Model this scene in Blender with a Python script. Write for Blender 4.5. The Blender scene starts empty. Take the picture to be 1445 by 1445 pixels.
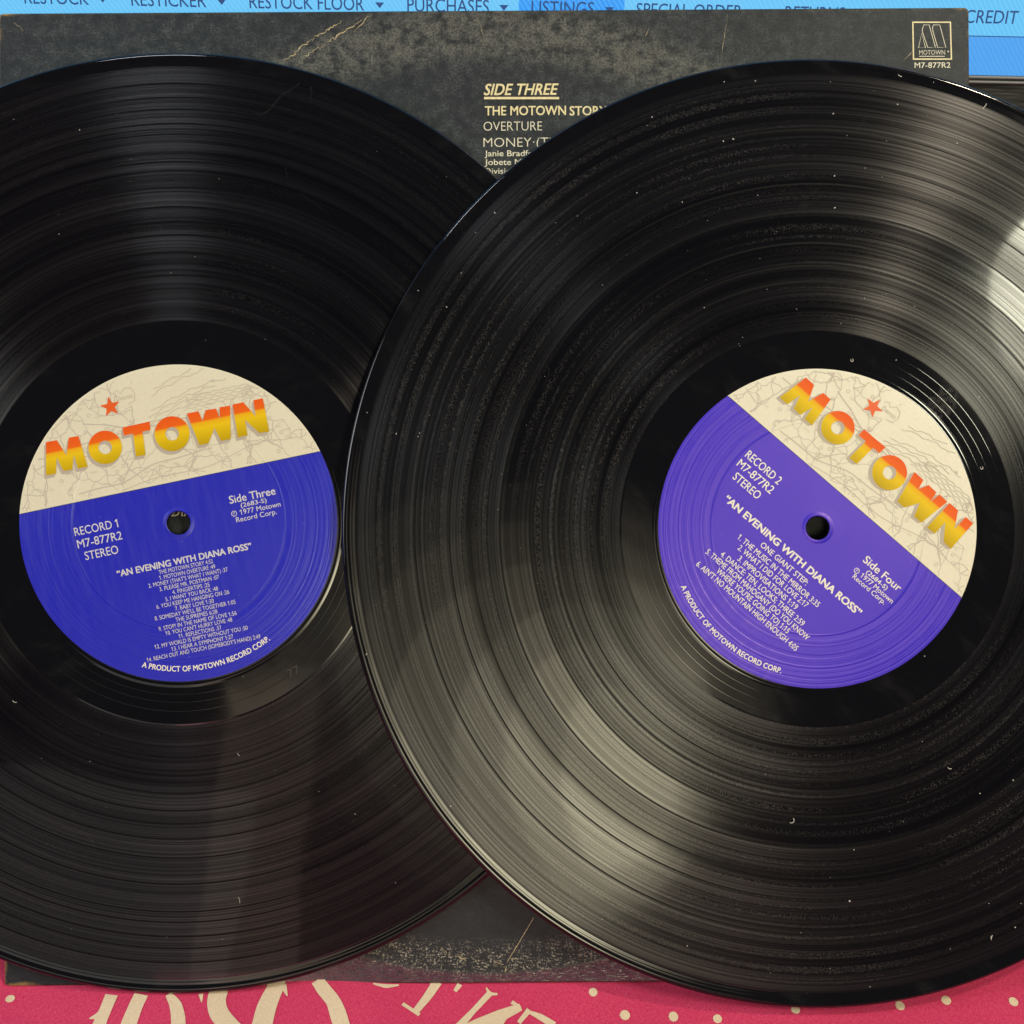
import bpy, bmesh, math, random
from mathutils import Matrix, Vector

SC = bpy.context.scene
COL = SC.collection
R = math.radians
MM = 0.001

# ------------------------------------------------------------------ frame of the leaning sleeve
LEAN = R(40)                       # sleeve leans this far back from the vertical
EX = Vector((1, 0, 0)); EY = Vector((0, math.sin(LEAN), math.cos(LEAN))); EZ = Vector((0, -math.cos(LEAN), math.sin(LEAN)))
BOT = -153.3 * MM                  # lower edge of the sleeve, measured up its face
ORG = Vector((0, 0, -BOT * math.cos(LEAN)))
FR = Matrix(((EX.x, EY.x, EZ.x, ORG.x), (EX.y, EY.y, EZ.y, ORG.y), (EX.z, EY.z, EZ.z, ORG.z), (0, 0, 0, 1)))
DIST = 0.42
PXMM = 4.356                       # photograph pixels per millimetre on the sleeve


def face_pt(x, y, z=0.0):
    """point given in metres on / above the sleeve face -> world"""
    return FR @ Vector((x, y, z))


# ------------------------------------------------------------------ camera
cam_d = bpy.data.cameras.new("camera")
cam = bpy.data.objects.new("camera", cam_d)
COL.objects.link(cam)
cam.matrix_world = FR @ Matrix.Translation((0, 0, DIST))
cam_d.sensor_fit = 'HORIZONTAL'
cam_d.angle = 2 * math.atan(722.5 / PXMM * MM / DIST)
cam_d.clip_start = 0.01
cam_d.clip_end = 50
SC.camera = cam

# ------------------------------------------------------------------ world
W = bpy.data.worlds.new("World")
SC.world = W
W.use_nodes = True
bg = W.node_tree.nodes["Background"]
bg.inputs["Color"].default_value = (0.75, 0.85, 1.0, 1)
bg.inputs["Strength"].default_value = 0.03

SC.view_settings.view_transform = 'Standard'
SC.view_settings.look = 'None'
SC.view_settings.exposure = 0.15
SC.view_settings.gamma = 1
SC.view_settings.use_curve_mapping = False
SC.render.engine = 'CYCLES'
try:
    SC.cycles.use_denoising = True
    SC.cycles.sample_clamp_indirect = 4
except Exception:
    pass


# ------------------------------------------------------------------ lamps (positions in metres in the sleeve frame)
def area(name, pos, target, power, col, sx, sy=None, shape='RECTANGLE', roll=0.0):
    d = bpy.data.lights.new(name, 'AREA')
    d.energy = power
    d.color = col
    d.shape = shape
    d.size = sx
    d.size_y = sy or sx
    o = bpy.data.objects.new(name, d)
    COL.objects.link(o)
    p = face_pt(*pos)
    t = face_pt(*target)
    q = (t - p).to_track_quat('-Z', 'Y').to_matrix().to_4x4()
    o.matrix_world = Matrix.Translation(p) @ q @ Matrix.Rotation(roll, 4, 'Z')
    return o


def record_matrix(x, y, z, a, b, phi):
    return FR @ Matrix.Translation((x * MM, y * MM, z * MM)) @ Matrix.Rotation(R(b), 4, 'Y') @ Matrix.Rotation(R(a), 4, 'X') @ Matrix.Rotation(R(phi), 4, 'Z')


MAT_A = record_matrix(-106.85, -3.52, 4.5, 0.0, 0.8, 11.87)      # record lying on the sleeve
MAT_B = record_matrix(97.17, -5.07, 8.0, -1.834, 1.03, -40.9)    # record lapping over it


def seen_in(mat, x, y, dist):
    """sleeve-frame place of a lamp that the record shows mirrored at (x, y) of the sleeve face, dist metres away"""
    inv = FR.inverted()
    c = Vector((0, 0, DIST))
    o = inv @ mat.translation
    n = (inv.to_3x3() @ mat.to_3x3()) @ Vector((0, 0, 1))
    d = Vector((x, y, 0)) - c
    t = (o - c).dot(n) / d.dot(n)
    p = c + d * t
    d.normalize()
    r = d - 2 * d.dot(n) * n
    return tuple(p + r * dist), tuple(p)


area("ceiling_lamp", (0.66, 0.78, 0.95), (0, 0, 0), 4.6, (1.0, 0.86, 0.66), 0.07, 0.09)
area("side_fill_lamp", (-1.05, 0.30, 0.62), (0, 0, 0), 5.5, (0.92, 0.96, 1.0), 0.55, 0.55)  # cool fill lamp, added to brighten sleeve and labels
area("window_lamp", (-0.42, 0.86, 1.05), (0, 0, 0), 1.25, (0.90, 0.94, 1.0), 0.05, 0.20)
p, t = seen_in(MAT_B, 0.190, 0.070, 1.1)
area("shade_lamp", p, t, 4.6, (1.0, 0.97, 0.74), 0.235, shape='DISK')
# the lit wall behind the photographer: brightest in the middle, fading outwards
for q, (mx, my, w_, h_, pw) in enumerate(((0.034, -0.086, 0.13, 0.20, 0.36), (0.028, -0.084, 0.21, 0.28, 0.42), (0.022, -0.080, 0.30, 0.36, 0.46), (0.014, -0.075, 0.39, 0.43, 0.40), (0.008, -0.070, 0.49, 0.50, 0.30), (0.002, -0.066, 0.60, 0.58, 0.24))):
    p, t = seen_in(MAT_B, mx, my, 1.1 + 0.01 * q)
    area("wall_lamp", p, t, pw, (1.0, 0.93 - 0.012 * q, 0.62), w_, h_, shape='ELLIPSE')
p, t = seen_in(MAT_A, -0.083, -0.105, 1.1)
area("brown_reflection_lamp", p, t, 0.13, (1.0, 0.78, 0.54), 0.11, 0.36)  # dim lamp added to put a brown reflection in the under record
p, t = seen_in(MAT_A, -0.140, -0.125, 1.1)
area("left_sheen_lamp", p, t, 0.21, (1.0, 0.97, 0.88), 0.34, 0.26)  # added lamp, gives the under record its greyish sheen at lower left
area("pink_sheen_lamp", (-0.02, -0.405, 0.62), (-0.01, -0.152, 0), 0.18, (1.0, 0.24, 0.34), 0.50, 0.07)  # pink lamp added for the sheen along the sleeve's lower strip


# ------------------------------------------------------------------ node helpers
class NT:
    def __init__(self, name):
        self.m = bpy.data.materials.new(name)
        self.m.use_nodes = True
        self.t = self.m.node_tree
        self.b = self.t.nodes["Principled BSDF"]

    def n(self, kind, **kw):
        x = self.t.nodes.new(kind)
        for k, v in kw.items():
            setattr(x, k, v)
        return x

    def l(self, a, b):
        self.t.links.new(a, b)

    def val(self, sock, v):
        if isinstance(v, (int, float)):
            sock.default_value = v
        elif isinstance(v, (tuple, list)):
            sock.default_value = v
        else:
            self.l(v, sock)

    def math(self, op, a, b=0.0, c=None, clamp=False):
        x = self.n("ShaderNodeMath", operation=op, use_clamp=clamp)
        self.val(x.inputs[0], a)
        self.val(x.inputs[1], b)
        if c is not None:
            self.val(x.inputs[2], c)
        return x.outputs[0]

    def step(self, v, lo, hi, a=0.0, b=1.0):
        x = self.n("ShaderNodeMapRange", interpolation_type='SMOOTHSTEP')
        self.val(x.inputs[0], v)
        x.inputs[1].default_value = lo
        x.inputs[2].default_value = hi
        x.inputs[3].default_value = a
        x.inputs[4].default_value = b
        return x.outputs[0]

    def noise(self, vec=None, scale=5.0, detail=2.0, rough=0.5, dim='3D', w=None, dist=0.0):
        x = self.n("ShaderNodeTexNoise", noise_dimensions=dim)
        if vec is not None:
            self.l(vec, x.inputs["Vector"])
        if w is not None:
            self.l(w, x.inputs["W"])
        x.inputs["Scale"].default_value = scale
        x.inputs["Detail"].default_value = detail
        x.inputs["Roughness"].default_value = rough
        x.inputs["Distortion"].default_value = dist
        return x.outputs["Fac"]

    def mapping(self, vec, scale=(1, 1, 1), rot=(0, 0, 0), loc=(0, 0, 0)):
        x = self.n("ShaderNodeMapping")
        self.l(vec, x.inputs["Vector"])
        x.inputs["Scale"].default_value = scale
        x.inputs["Rotation"].default_value = rot
        x.inputs["Location"].default_value = loc
        return x.outputs[0]

    def obj(self):
        return self.n("ShaderNodeTexCoord").outputs["Object"]

    def sep(self, vec):
        x = self.n("ShaderNodeSeparateXYZ")
        self.l(vec, x.inputs[0])
        return x.outputs

    def comb(self, x, y, z):
        k = self.n("ShaderNodeCombineXYZ")
        self.val(k.inputs[0], x)
        self.val(k.inputs[1], y)
        self.val(k.inputs[2], z)
        return k.outputs[0]

    def mix(self, f, a, b, mode='MIX'):
        x = self.n("ShaderNodeMix", data_type='RGBA', blend_type=mode)
        self.val(x.inputs[0], f)
        self.val(x.inputs[6], a if not isinstance(a, tuple) else (*a[:3], 1))
        self.val(x.inputs[7], b if not isinstance(b, tuple) else (*b[:3], 1))
        return x.outputs[2]

    def bump(self, h, dist, strength=1.0, normal=None):
        x = self.n("ShaderNodeBump")
        self.l(h, x.inputs["Height"])
        x.inputs["Distance"].default_value = dist
        x.inputs["Strength"].default_value = strength
        if normal is not None:
            self.l(normal, x.inputs["Normal"])
        return x.outputs[0]

    def set(self, name, v):
        s = self.b.inputs[name]
        if isinstance(v, tuple) and len(v) == 3 and s.type == 'RGBA':
            v = (*v, 1)
        self.val(s, v)


def plain(name, col, rough=0.5, spec=0.5, metal=0.0, grain=0.0, gscale=900):
    k = NT(name)
    if grain:
        f = k.noise(k.obj(), gscale, 3, 0.6)
        k.set("Base Color", k.mix(k.step(f, 0.3, 0.7), tuple(c * (1 - grain) for c in col), tuple(min(1, c * (1 + grain)) for c in col)))
    else:
        k.set("Base Color", tuple(col))
    k.set("Roughness", rough)
    k.set("Specular IOR Level", spec)
    k.set("Metallic", metal)
    return k.m


# ------------------------------------------------------------------ vinyl
def radial(k):
    o = k.obj()
    x, y, z = k.sep(o)
    r = k.math('SQRT', k.math('ADD', k.math('MULTIPLY', x, x), k.math('MULTIPLY', y, y)))
    a = k.math('ARCTAN2', y, x)
    return o, x, y, r, a


def groove_material(name, seed, dusty, rough_lo, rough_hi, coat_in, coat_out, aniso=1.0):
    k = NT(name)
    o, x, y, r, a = radial(k)
    rs = k.math('ADD', r, seed)
    fine = k.noise(dim='1D', w=rs, scale=1500, detail=1)
    mid = k.noise(dim='1D', w=rs, scale=880, detail=1)
    wide = k.noise(dim='1D', w=rs, scale=150, detail=2, rough=0.6)
    warp = k.noise(k.mapping(o, (14, 14, 14)), 1.0, 1)
    rough = k.math('ADD', rough_lo, k.math('MULTIPLY', k.math('ADD', k.math('MULTIPLY', k.step(mid, 0.3, 0.7), 0.5), k.math('MULTIPLY', k.step(wide, 0.35, 0.65), 0.5)), rough_hi - rough_lo))
    # dust settled into some of the grooves: a fine speckle, thicker on some rings and in some places
    grit = k.noise(o, 2300, 2, 0.6)
    patch = k.noise(k.mapping(o, (11, 11, 11), loc=(seed, 2, 0)), 1.0, 2)
    ringd = k.noise(dim='1D', w=k.math('ADD', rs, 0.7), scale=420, detail=1)
    dm = k.math('MULTIPLY', k.math('MULTIPLY', k.step(ringd, 0.42, 0.66), k.step(grit, 0.48, 0.66)), k.step(patch, 0.30, 0.66))
    dm = k.math('MULTIPLY', k.math('ADD', dm, 0.025), dusty, clamp=True)
    hl = k.noise(k.mapping(o, (26, 15, 20), rot=(0, 0, seed)), 1.0, 1, dist=0.6)
    hair = k.math('MULTIPLY', k.step(k.math('ABSOLUTE', k.math('SUBTRACT', hl, 0.5)), 0.0, 0.0022, 1, 0), k.step(k.noise(o, 60, 2), 0.5, 0.62))
    dm = k.math('MAXIMUM', dm, k.math('MULTIPLY', hair, 0.07))
    base = k.mix(k.step(wide, 0.3, 0.7), (0.0022, 0.0022, 0.0036), (0.0036, 0.0036, 0.0052))
    k.set("Base Color", k.mix(dm, base, (0.17, 0.165, 0.15)))
    k.set("Roughness", rough)
    k.set("IOR", 1.52)
    lines = k.math('ADD', 0.10, k.math('ADD', k.math('MULTIPLY', k.step(mid, 0.3, 0.7), 0.17), k.math('MULTIPLY', k.step(fine, 0.32, 0.68), 0.22)))
    k.set("Specular IOR Level", k.math('MULTIPLY', k.step(wide, 0.3, 0.7, 0.62, 1.25), lines))
    k.set("Anisotropic", aniso)
    k.set("Anisotropic Rotation", 0.25)
    tg = k.n("ShaderNodeTangent", direction_type='RADIAL', axis='Z')
    k.l(tg.outputs[0], k.b.inputs["Tangent"])
    h = k.math('ADD', k.math('MULTIPLY', fine, 0.5), mid)
    nb = k.bump(h, 0.00005, 0.6)
    nb = k.bump(warp, 0.0007, 0.5, nb)
    k.l(nb, k.b.inputs["Normal"])
    k.set("Coat Weight", k.math('MULTIPLY', k.step(r, 0.104, 0.118, coat_in, coat_out), k.step(fine, 0.3, 0.7, 0.7, 1.25)))
    k.set("Coat Roughness", k.step(patch, 0.35, 0.7, 0.03, 0.07))
    k.set("Coat IOR", 1.5)
    cn = k.bump(warp, 0.0007, 0.5)
    k.l(cn, k.b.inputs["Coat Normal"])
    return k.m


def smooth_vinyl(name, rough=0.06, print_at=None):
    k = NT(name)
    o, x, y, r, a = radial(k)
    smear = k.noise(k.mapping(o, (40, 90, 1), rot=(0, 0, 0.6)), 1.0, 4, 0.65)
    base = (0.0045, 0.0045, 0.006)
    col = k.mix(k.step(smear, 0.5, 0.85, 0, 0.10), base, (0.10, 0.10, 0.095))
    if print_at:
        px, py = print_at
        dx = k.math('SUBTRACT', x, px)
        dy = k.math('SUBTRACT', y, py)
        d = k.math('SQRT', k.math('ADD', k.math('MULTIPLY', dx, dx), k.math('MULTIPLY', k.math('MULTIPLY', dy, dy), 0.6)))
        ex_ = k.math('ADD', dx, 0.0035)
        ey_ = k.math('ADD', dy, 0.0022)
        whorl = k.math('SQRT', k.math('ADD', k.math('MULTIPLY', k.math('MULTIPLY', ex_, ex_), 1.8), k.math('MULTIPLY', k.math('MULTIPLY', ey_, ey_), 0.5)))
        wob = k.noise(o, 260, 2)
        ridge = k.math('SINE', k.math('ADD', k.math('MULTIPLY', whorl, 11000), k.math('MULTIPLY', wob, 14)))
        fm = k.math('MULTIPLY', k.step(ridge, -0.3, 0.7), k.step(d, 0.0032, 0.0052, 1, 0))
        fm = k.math('MULTIPLY', fm, k.step(k.noise(o, 700, 2), 0.35, 0.6))
        col = k.mix(k.math('MULTIPLY', fm, 0.38), col, (0.20, 0.20, 0.19))
    k.set("Base Color", col)
    k.set("Roughness", k.step(smear, 0.3, 0.8, rough, rough + 0.04))
    k.set("IOR", 1.52)
    w = k.noise(k.mapping(o, (30, 30, 30)), 1.0, 1)
    k.l(k.bump(w, 0.0005, 0.5), k.b.inputs["Normal"])
    return k.m


def label_ink(name, col, rough, ring_amp, spec=0.55):
    """glossy printed paper pressed with fine concentric rings"""
    k = NT(name)
    o, x, y, r, a = radial(k)
    mott = k.noise(o, 900, 3, 0.6)
    k.set("Base Color", k.mix(k.step(mott, 0.3, 0.7), tuple(c * 0.975 for c in col), tuple(min(1, c * 1.02) for c in col)))
    scuff = k.noise(k.mapping(o, (500, 90, 1), rot=(0, 0, 0.9)), 1.0, 4, 0.7)
    k.set("Roughness", k.math('ADD', rough, k.step(scuff, 0.35, 0.75, -0.03, 0.10)))
    k.set("Specular IOR Level", spec)
    if spec > 0.9:
        k.set("Specular Tint", (1.0, 0.60, 0.86))        # the blue ink bronzes at the gloss
    rings = k.noise(dim='1D', w=r, scale=820, detail=2, rough=0.55)
    outer = k.step(r, 0.0345, 0.0365)
    ridge = k.step(k.math('ABSOLUTE', k.math('SUBTRACT', r, 0.0340)), 0.0, 0.00045, 1, 0)
    lip = k.step(r, 0.0036, 0.0052, 1, 0)
    h = k.math('ADD', k.math('MULTIPLY', k.math('MULTIPLY', rings, outer), ring_amp), k.math('MULTIPLY', ridge, 1.3))
    h = k.math('ADD', h, k.math('MULTIPLY', lip, 4.0))
    h = k.math('ADD', h, k.math('MULTIPLY', k.noise(o, 2400, 2), 0.015))
    k.l(k.bump(h, 0.00010, 0.8), k.b.inputs["Normal"])
    return k.m


def logo_material():
    k = NT("logo_ink")
    x, y, z = k.sep(k.obj())
    t = k.n("ShaderNodeValToRGB")
    k.l(k.math('DIVIDE', k.math('SUBTRACT', y, 0.0227), 0.0113), t.inputs[0])
    e = t.color_ramp.elements
    e[0].position = 0.0
    e[0].color = (0.52, 0.36, 0.0, 1)
    e[1].position = 1.0
    e[1].color = (0.85, 0.10, 0.004, 1)
    for p, c in ((0.22, (0.66, 0.46, 0.0)), (0.50, (0.84, 0.58, 0.004)), (0.64, (0.86, 0.46, 0.004)), (0.70, (0.86, 0.14, 0.004))):
        q = e.new(p)
        q.color = (*c, 1)
    k.l(t.outputs[0], k.b.inputs["Base Color"])
    k.set("Roughness", 0.45)
    k.set("Specular IOR Level", 0.25)
    return k.m


M = {}
M['purple'] = label_ink("purple_label_paper", (0.015, 0.019, 0.52), 0.34, 2.2)
M['purple_b'] = label_ink("glossier_purple_label_paper", (0.019, 0.013, 0.60), 0.39, 2.6, 1.0)
M['cream'] = label_ink("cream_label_paper", (0.78, 0.75, 0.57), 0.42, 0.35)
M['cream_b'] = label_ink("glossier_cream_label_paper", (0.80, 0.77, 0.60), 0.46, 0.35, 0.8)
M['logo'] = logo_material()
M['logo_shadow'] = plain("logo_shadow_ink", (0.50, 0.44, 0.36), 0.5)
M['map'] = plain("map_ink", (0.60, 0.55, 0.46), 0.6, spec=0.2)
M['star'] = plain("star_ink", (0.83, 0.11, 0.004), 0.45)
M['silver'] = plain("silver_ink", (0.68, 0.68, 0.72), 0.38, metal=0.0, grain=0.12, gscale=3000)
M['white_ink'] = plain("white_ink", (0.90, 0.88, 0.76), 0.5)
M['cream_dark'] = plain("label_edge_line", (0.05, 0.05, 0.04), 0.5)
M['gold'] = plain("gold_ink", (0.84, 0.74, 0.42), 0.45, grain=0.12)
M['gold_thin'] = plain("pale_gold_ink", (0.82, 0.78, 0.60), 0.45, grain=0.1)
M['etch'] = plain("etched_vinyl", (0.03, 0.028, 0.024), 0.5)
M['dust'] = plain("dust", (0.66, 0.64, 0.58), 0.9, spec=0.2)
M['white_card'] = plain("torn_card", (0.50, 0.42, 0.24), 0.9, grain=0.3)


# ------------------------------------------------------------------ object helpers
def tag(o, label=None, cat=None, group=None, kind=None):
    if label:
        o["label"] = label
    if cat:
        o["category"] = cat
    if group:
        o["group"] = group
    if kind:
        o["kind"] = kind
    return o


def link(name, verts, faces, mats, parent=None, mi=None, smooth=None):
    me = bpy.data.meshes.new(name)
    me.from_pydata([tuple(v) for v in verts], [], faces)
    for m in (mats if isinstance(mats, (list, tuple)) else [mats]):
        me.materials.append(m)
    if mi:
        me.polygons.foreach_set("material_index", mi)
    if smooth is not None:
        me.polygons.foreach_set("use_smooth", smooth if isinstance(smooth, list) else [smooth] * len(faces))
    me.update()
    o = bpy.data.objects.new(name, me)
    COL.objects.link(o)
    if parent:
        o.parent = parent
    return o


def empty(name, mat):
    o = bpy.data.objects.new(name, None)
    COL.objects.link(o)
    o.empty_display_size = 0.02
    o.matrix_world = mat
    return o


class Sheet:
    """flat printed shapes collected in millimetres, one mesh"""

    def __init__(self, z, lift=0.0):
        self.v, self.f, self.z, self.lift = [], [], z, lift       # lift: each line lies a hair above the one before

    def poly(self, pts):
        i = len(self.v)
        self.v += [(p[0], p[1], self.z) for p in pts]
        self.f.append(list(range(i, i + len(pts))))

    def ribbon(self, pts, w, closed=False):
        """a line of width w (number or one per point)"""
        n = len(pts)
        i0 = len(self.v)
        self.z += self.lift
        for i, p in enumerate(pts):
            a = pts[(i - 1) % n] if (closed or i > 0) else p
            b = pts[(i + 1) % n] if (closed or i < n - 1) else p
            dx, dy = b[0] - a[0], b[1] - a[1]
            L = math.hypot(dx, dy) or 1
            hw = (w[i] if isinstance(w, (list, tuple)) else w) / 2
            nx, ny = -dy / L * hw, dx / L * hw
            self.v += [(p[0] + nx, p[1] + ny, self.z), (p[0] - nx, p[1] - ny, self.z)]
        for i in range(n if closed else n - 1):
            a = i0 + 2 * i
            b = i0 + 2 * ((i + 1) % n)
            self.f.append([a + 1, b + 1, b, a])

    def ring(self, c, r0, r1, seg=48, sy=1.0):
        i0 = len(self.v)
        for i in range(seg):
            t = 2 * math.pi * i / seg
            for r in (r0, r1):
                self.v.append((c[0] + r * math.cos(t), c[1] + r * math.sin(t) * sy, self.z))
        for i in range(seg):
            a = i0 + 2 * i
            b = i0 + 2 * ((i + 1) % seg)
            self.f.append([a, a + 1, b + 1, b])

    def add(self, vf):
        i = len(self.v)
        self.v += [(p[0], p[1], self.z + (p[2] if len(p) > 2 else 0)) for p in vf[0]]
        self.f += [[i + q for q in f] for f in vf[1]]

    def build(self, name, mat, parent, warp=None):
        vs = [(x * MM, y * MM, z * MM) for x, y, z in self.v]
        if warp:
            vs = [warp(p) for p in vs]
        return link(name, vs, self.f, mat, parent)


# ------------------------------------------------------------------ lettering
_cap = {}


def raw_text(s, bold=0.0, shear=0.0, space=1.0):
    cu = bpy.data.curves.new("lettering", 'FONT')
    cu.body = s
    cu.size = 1.0
    cu.offset = bold
    cu.shear = shear
    cu.space_character = space
    cu.resolution_u = 3
    cu.fill_mode = 'FRONT'
    ob = bpy.data.objects.new("lettering", cu)
    COL.objects.link(ob)
    dg = bpy.context.evaluated_depsgraph_get()
    me = bpy.data.meshes.new_from_object(ob.evaluated_get(dg))
    v = [(q.co.x, q.co.y) for q in me.vertices]
    f = [list(p.vertices) for p in me.polygons]
    bpy.data.objects.remove(ob)
    bpy.data.curves.remove(cu)
    bpy.data.meshes.remove(me)
    return v, f


def flagged(s, v, f, off, space):
    """the built-in figure one is a bare stem: give every 1 its flag"""
    ov, _ = raw_text("1", off, 0.0, space)
    w1 = max(q[0] for q in ov) - min(q[0] for q in ov)
    top = max(q[1] for q in ov)
    for i, ch in enumerate(s):
        if ch == "1":
            pv, _ = raw_text(s[:i + 1], off, 0.0, space)
            xl = max(q[0] for q in pv) - w1
            n0 = len(v)
            v += [(xl - 0.15, top - 0.22), (xl, top - 0.14), (xl, top), (xl - 0.15, top - 0.12)]
            f += [[n0, n0 + 1, n0 + 2, n0 + 3]]
    return v, f


def text(s, x0, x1, y, cap, bold=0.0, shear=0.0, space=1.0, wide=None):
    """lettering between x0 and x1 on baseline y with capital height cap; x1 None keeps the natural width times wide"""
    v, f = raw_text(s, min(0.0, bold), shear, space)
    if "1" in s and not shear:
        v, f = flagged(s, v, f, min(0.0, bold), space)
    key = round(min(0.0, bold), 4)
    if key not in _cap:
        hv, _ = raw_text("H", key)
        _cap[key] = (min(q[1] for q in hv), max(q[1] for q in hv))
    c0, c1 = _cap[key]
    a = min(q[0] for q in v)
    b = max(q[0] for q in v)
    g = max(0.0, bold) * 0.85
    sy = (cap - 2 * g * cap) / (c1 - c0)
    sx = (x1 - x0) / (b - a) if x1 is not None else sy * (wide or 1.0)
    base = [(x0 + (q[0] - a) * sx, y + g * cap + (q[1] - c0) * sy) for q in v]
    if not g:
        return base, f
    # heavier strokes: impressions of the same letter a hair apart, each a hair above the last
    gx = g * min(sx, sy) * 1.15
    vv, ff = [], []
    for k_, (ox, oy) in enumerate(((-1, -1), (1, -1), (-1, 1), (1, 1), (0, 0))):
        n0 = len(vv)
        vv += [(q[0] + ox * gx, q[1] + oy * g * sy * 0.8, 0.006 * k_) for q in base]
        ff += [[n0 + w for w in t] for t in f]
    return vv, ff


# ------------------------------------------------------------------ lathe
def lathe(profile, seg, mats_of, close=False):
    """profile: list of (r, z) in mm; mats_of[i] = (material index, smooth) of the ring i..i+1"""
    v, f, mi, sm = [], [], [], []
    n = len(profile)
    for i in range(seg):
        t = 2 * math.pi * i / seg
        c, s = math.cos(t), math.sin(t)
        v += [(r * c * MM, r * s * MM, z * MM) for r, z in profile]
    for i in range(seg):
        j = (i + 1) % seg
        for q in range(n - 1 + (1 if close else 0)):
            q2 = (q + 1) % n
            f.append([i * n + q, i * n + q2, j * n + q2, j * n + q][::-1])
            mi.append(mats_of[q][0])
            sm.append(mats_of[q][1])
    return v, f, mi, sm


# ------------------------------------------------------------------ the map printed on the cream half of a label
def label_map(sheet, seed):
    rnd = random.Random(seed)
    Rm, y0 = 50.2, 13.7

    def inside(p):
        return p[1] > y0 and math.hypot(*p) < Rm

    def water(p):                                    # the lake, upper right
        return -5 < p[0] < 29 and (p[1] - 34) > 0.10 * (p[0] - 6)

    def road(pts, w):
        run = []
        for p in pts:
            if inside(p) and not (water(p)):
                run.append(p)
            else:
                if len(run) > 2:
                    sheet.ribbon(run, w)
                run = []
        if len(run) > 2:
            sheet.ribbon(run, w)

    nodes = []
    for gy in range(11):
        for gx in range(26):
            nodes.append((-49 + gx * 3.9 + rnd.uniform(-1.8, 1.8), 11 + gy * 3.8 + rnd.uniform(-1.7, 1.7)))
    hubs = [(-40, 17.5), (-12, 20), (10, 19.5), (33, 20), (-28, 40), (27, 17), (-30, 24)]
    done = set()

    def wander(a, b, amp, w):
        n = max(5, int(math.dist(a, b) / 0.6))
        p1, p2, k1, k2 = rnd.uniform(0, 6.3), rnd.uniform(0, 6.3), rnd.uniform(3, 6), rnd.uniform(9, 15)
        dx, dy = b[0] - a[0], b[1] - a[1]
        L = math.hypot(dx, dy) or 1
        pts = []
        for i in range(n + 1):
            t = i / n
            e = math.sin(math.pi * t)
            o = e * amp * (math.sin(p1 + k1 * t) + 0.4 * math.sin(p2 + k2 * t))
            pts.append((a[0] + dx * t - dy / L * o, a[1] + dy * t + dx / L * o))
        road(pts, w)

    for i, a in enumerate(nodes):                    # country roads from village to village
        near = sorted(range(len(nodes)), key=lambda j: math.dist(a, nodes[j]))[1:5]
        for j in near[:rnd.choice((2, 3, 3, 4))]:
            if (min(i, j), max(i, j)) not in done:
                done.add((min(i, j), max(i, j)))
                wander(a, nodes[j], 0.32, rnd.choice((0.2, 0.24, 0.3)))
    for h in hubs:                                   # main roads fan out of the towns
        for j in sorted(range(len(nodes)), key=lambda j: math.dist(h, nodes[j]))[:rnd.randint(6, 8)]:
            wander(h, nodes[j], 0.3, 0.3)
    for i in range(4):                               # highways across the sheet
        wander((rnd.uniform(-50, -20), rnd.uniform(12, 40)), (rnd.uniform(5, 50), rnd.uniform(12, 34)), 1.3, rnd.choice((0.26, 0.4)))
    for q in range(110):                              # road shields and town names too small to read
        p = (rnd.uniform(-46, 46), rnd.uniform(15, 47))
        if inside(p) and not water(p) and inside((p[0] + 3, p[1])) and inside((p[0], p[1] + 1)):
            if rnd.random() < 0.55:
                sheet.ring(p, 0.42, 0.62, 12)
            else:
                for w in range(rnd.randint(3, 6)):
                    x = p[0] + w * 0.42
                    sheet.ribbon([(x, p[1]), (x + 0.1, p[1] + 0.55)], 0.16)
    for q in range(6):                               # shore lines of the lake
        pts = []
        ph = rnd.uniform(0, 6)
        for i in range(46):
            x = -4.5 + q * 1.1 + i * 0.62
            y = 32.6 + q * 1.35 + 0.27 * (x + 4) - 0.012 * (x - 8) ** 2 * 0.6 + 0.32 * math.sin(x * 0.9 + ph) + 0.14 * math.sin(x * 2.1 + ph * 2)
            if q >= 4:
                y += 3.2
            pts.append((x, y))
        run = [p for p in pts if inside(p)]
        if len(run) > 2:
            cut = int(len(run) * rnd.uniform(0.75, 1.0))
            sheet.ribbon(run[:cut], 0.22)
    for q in range(5):
        pts = []
        ph = rnd.uniform(0, 6)
        for i in range(36):
            x = 9 + q * 0.9 + i * 0.62
            y = 35.3 + q * 0.9 + 0.02 * (x - 9) + 0.22 * math.sin(x * 2.0 + ph) - 0.002 * (x - 20) ** 2
            if inside((x, y)):
                pts.append((x, y))
        if len(pts) > 2:
            sheet.ribbon(pts, 0.2)


def ellipse(c, rx, ry, n=40):
    return [(c[0] + rx * math.cos(2 * math.pi * i / n), c[1] + ry * math.sin(2 * math.pi * i / n)) for i in range(n)]


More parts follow.
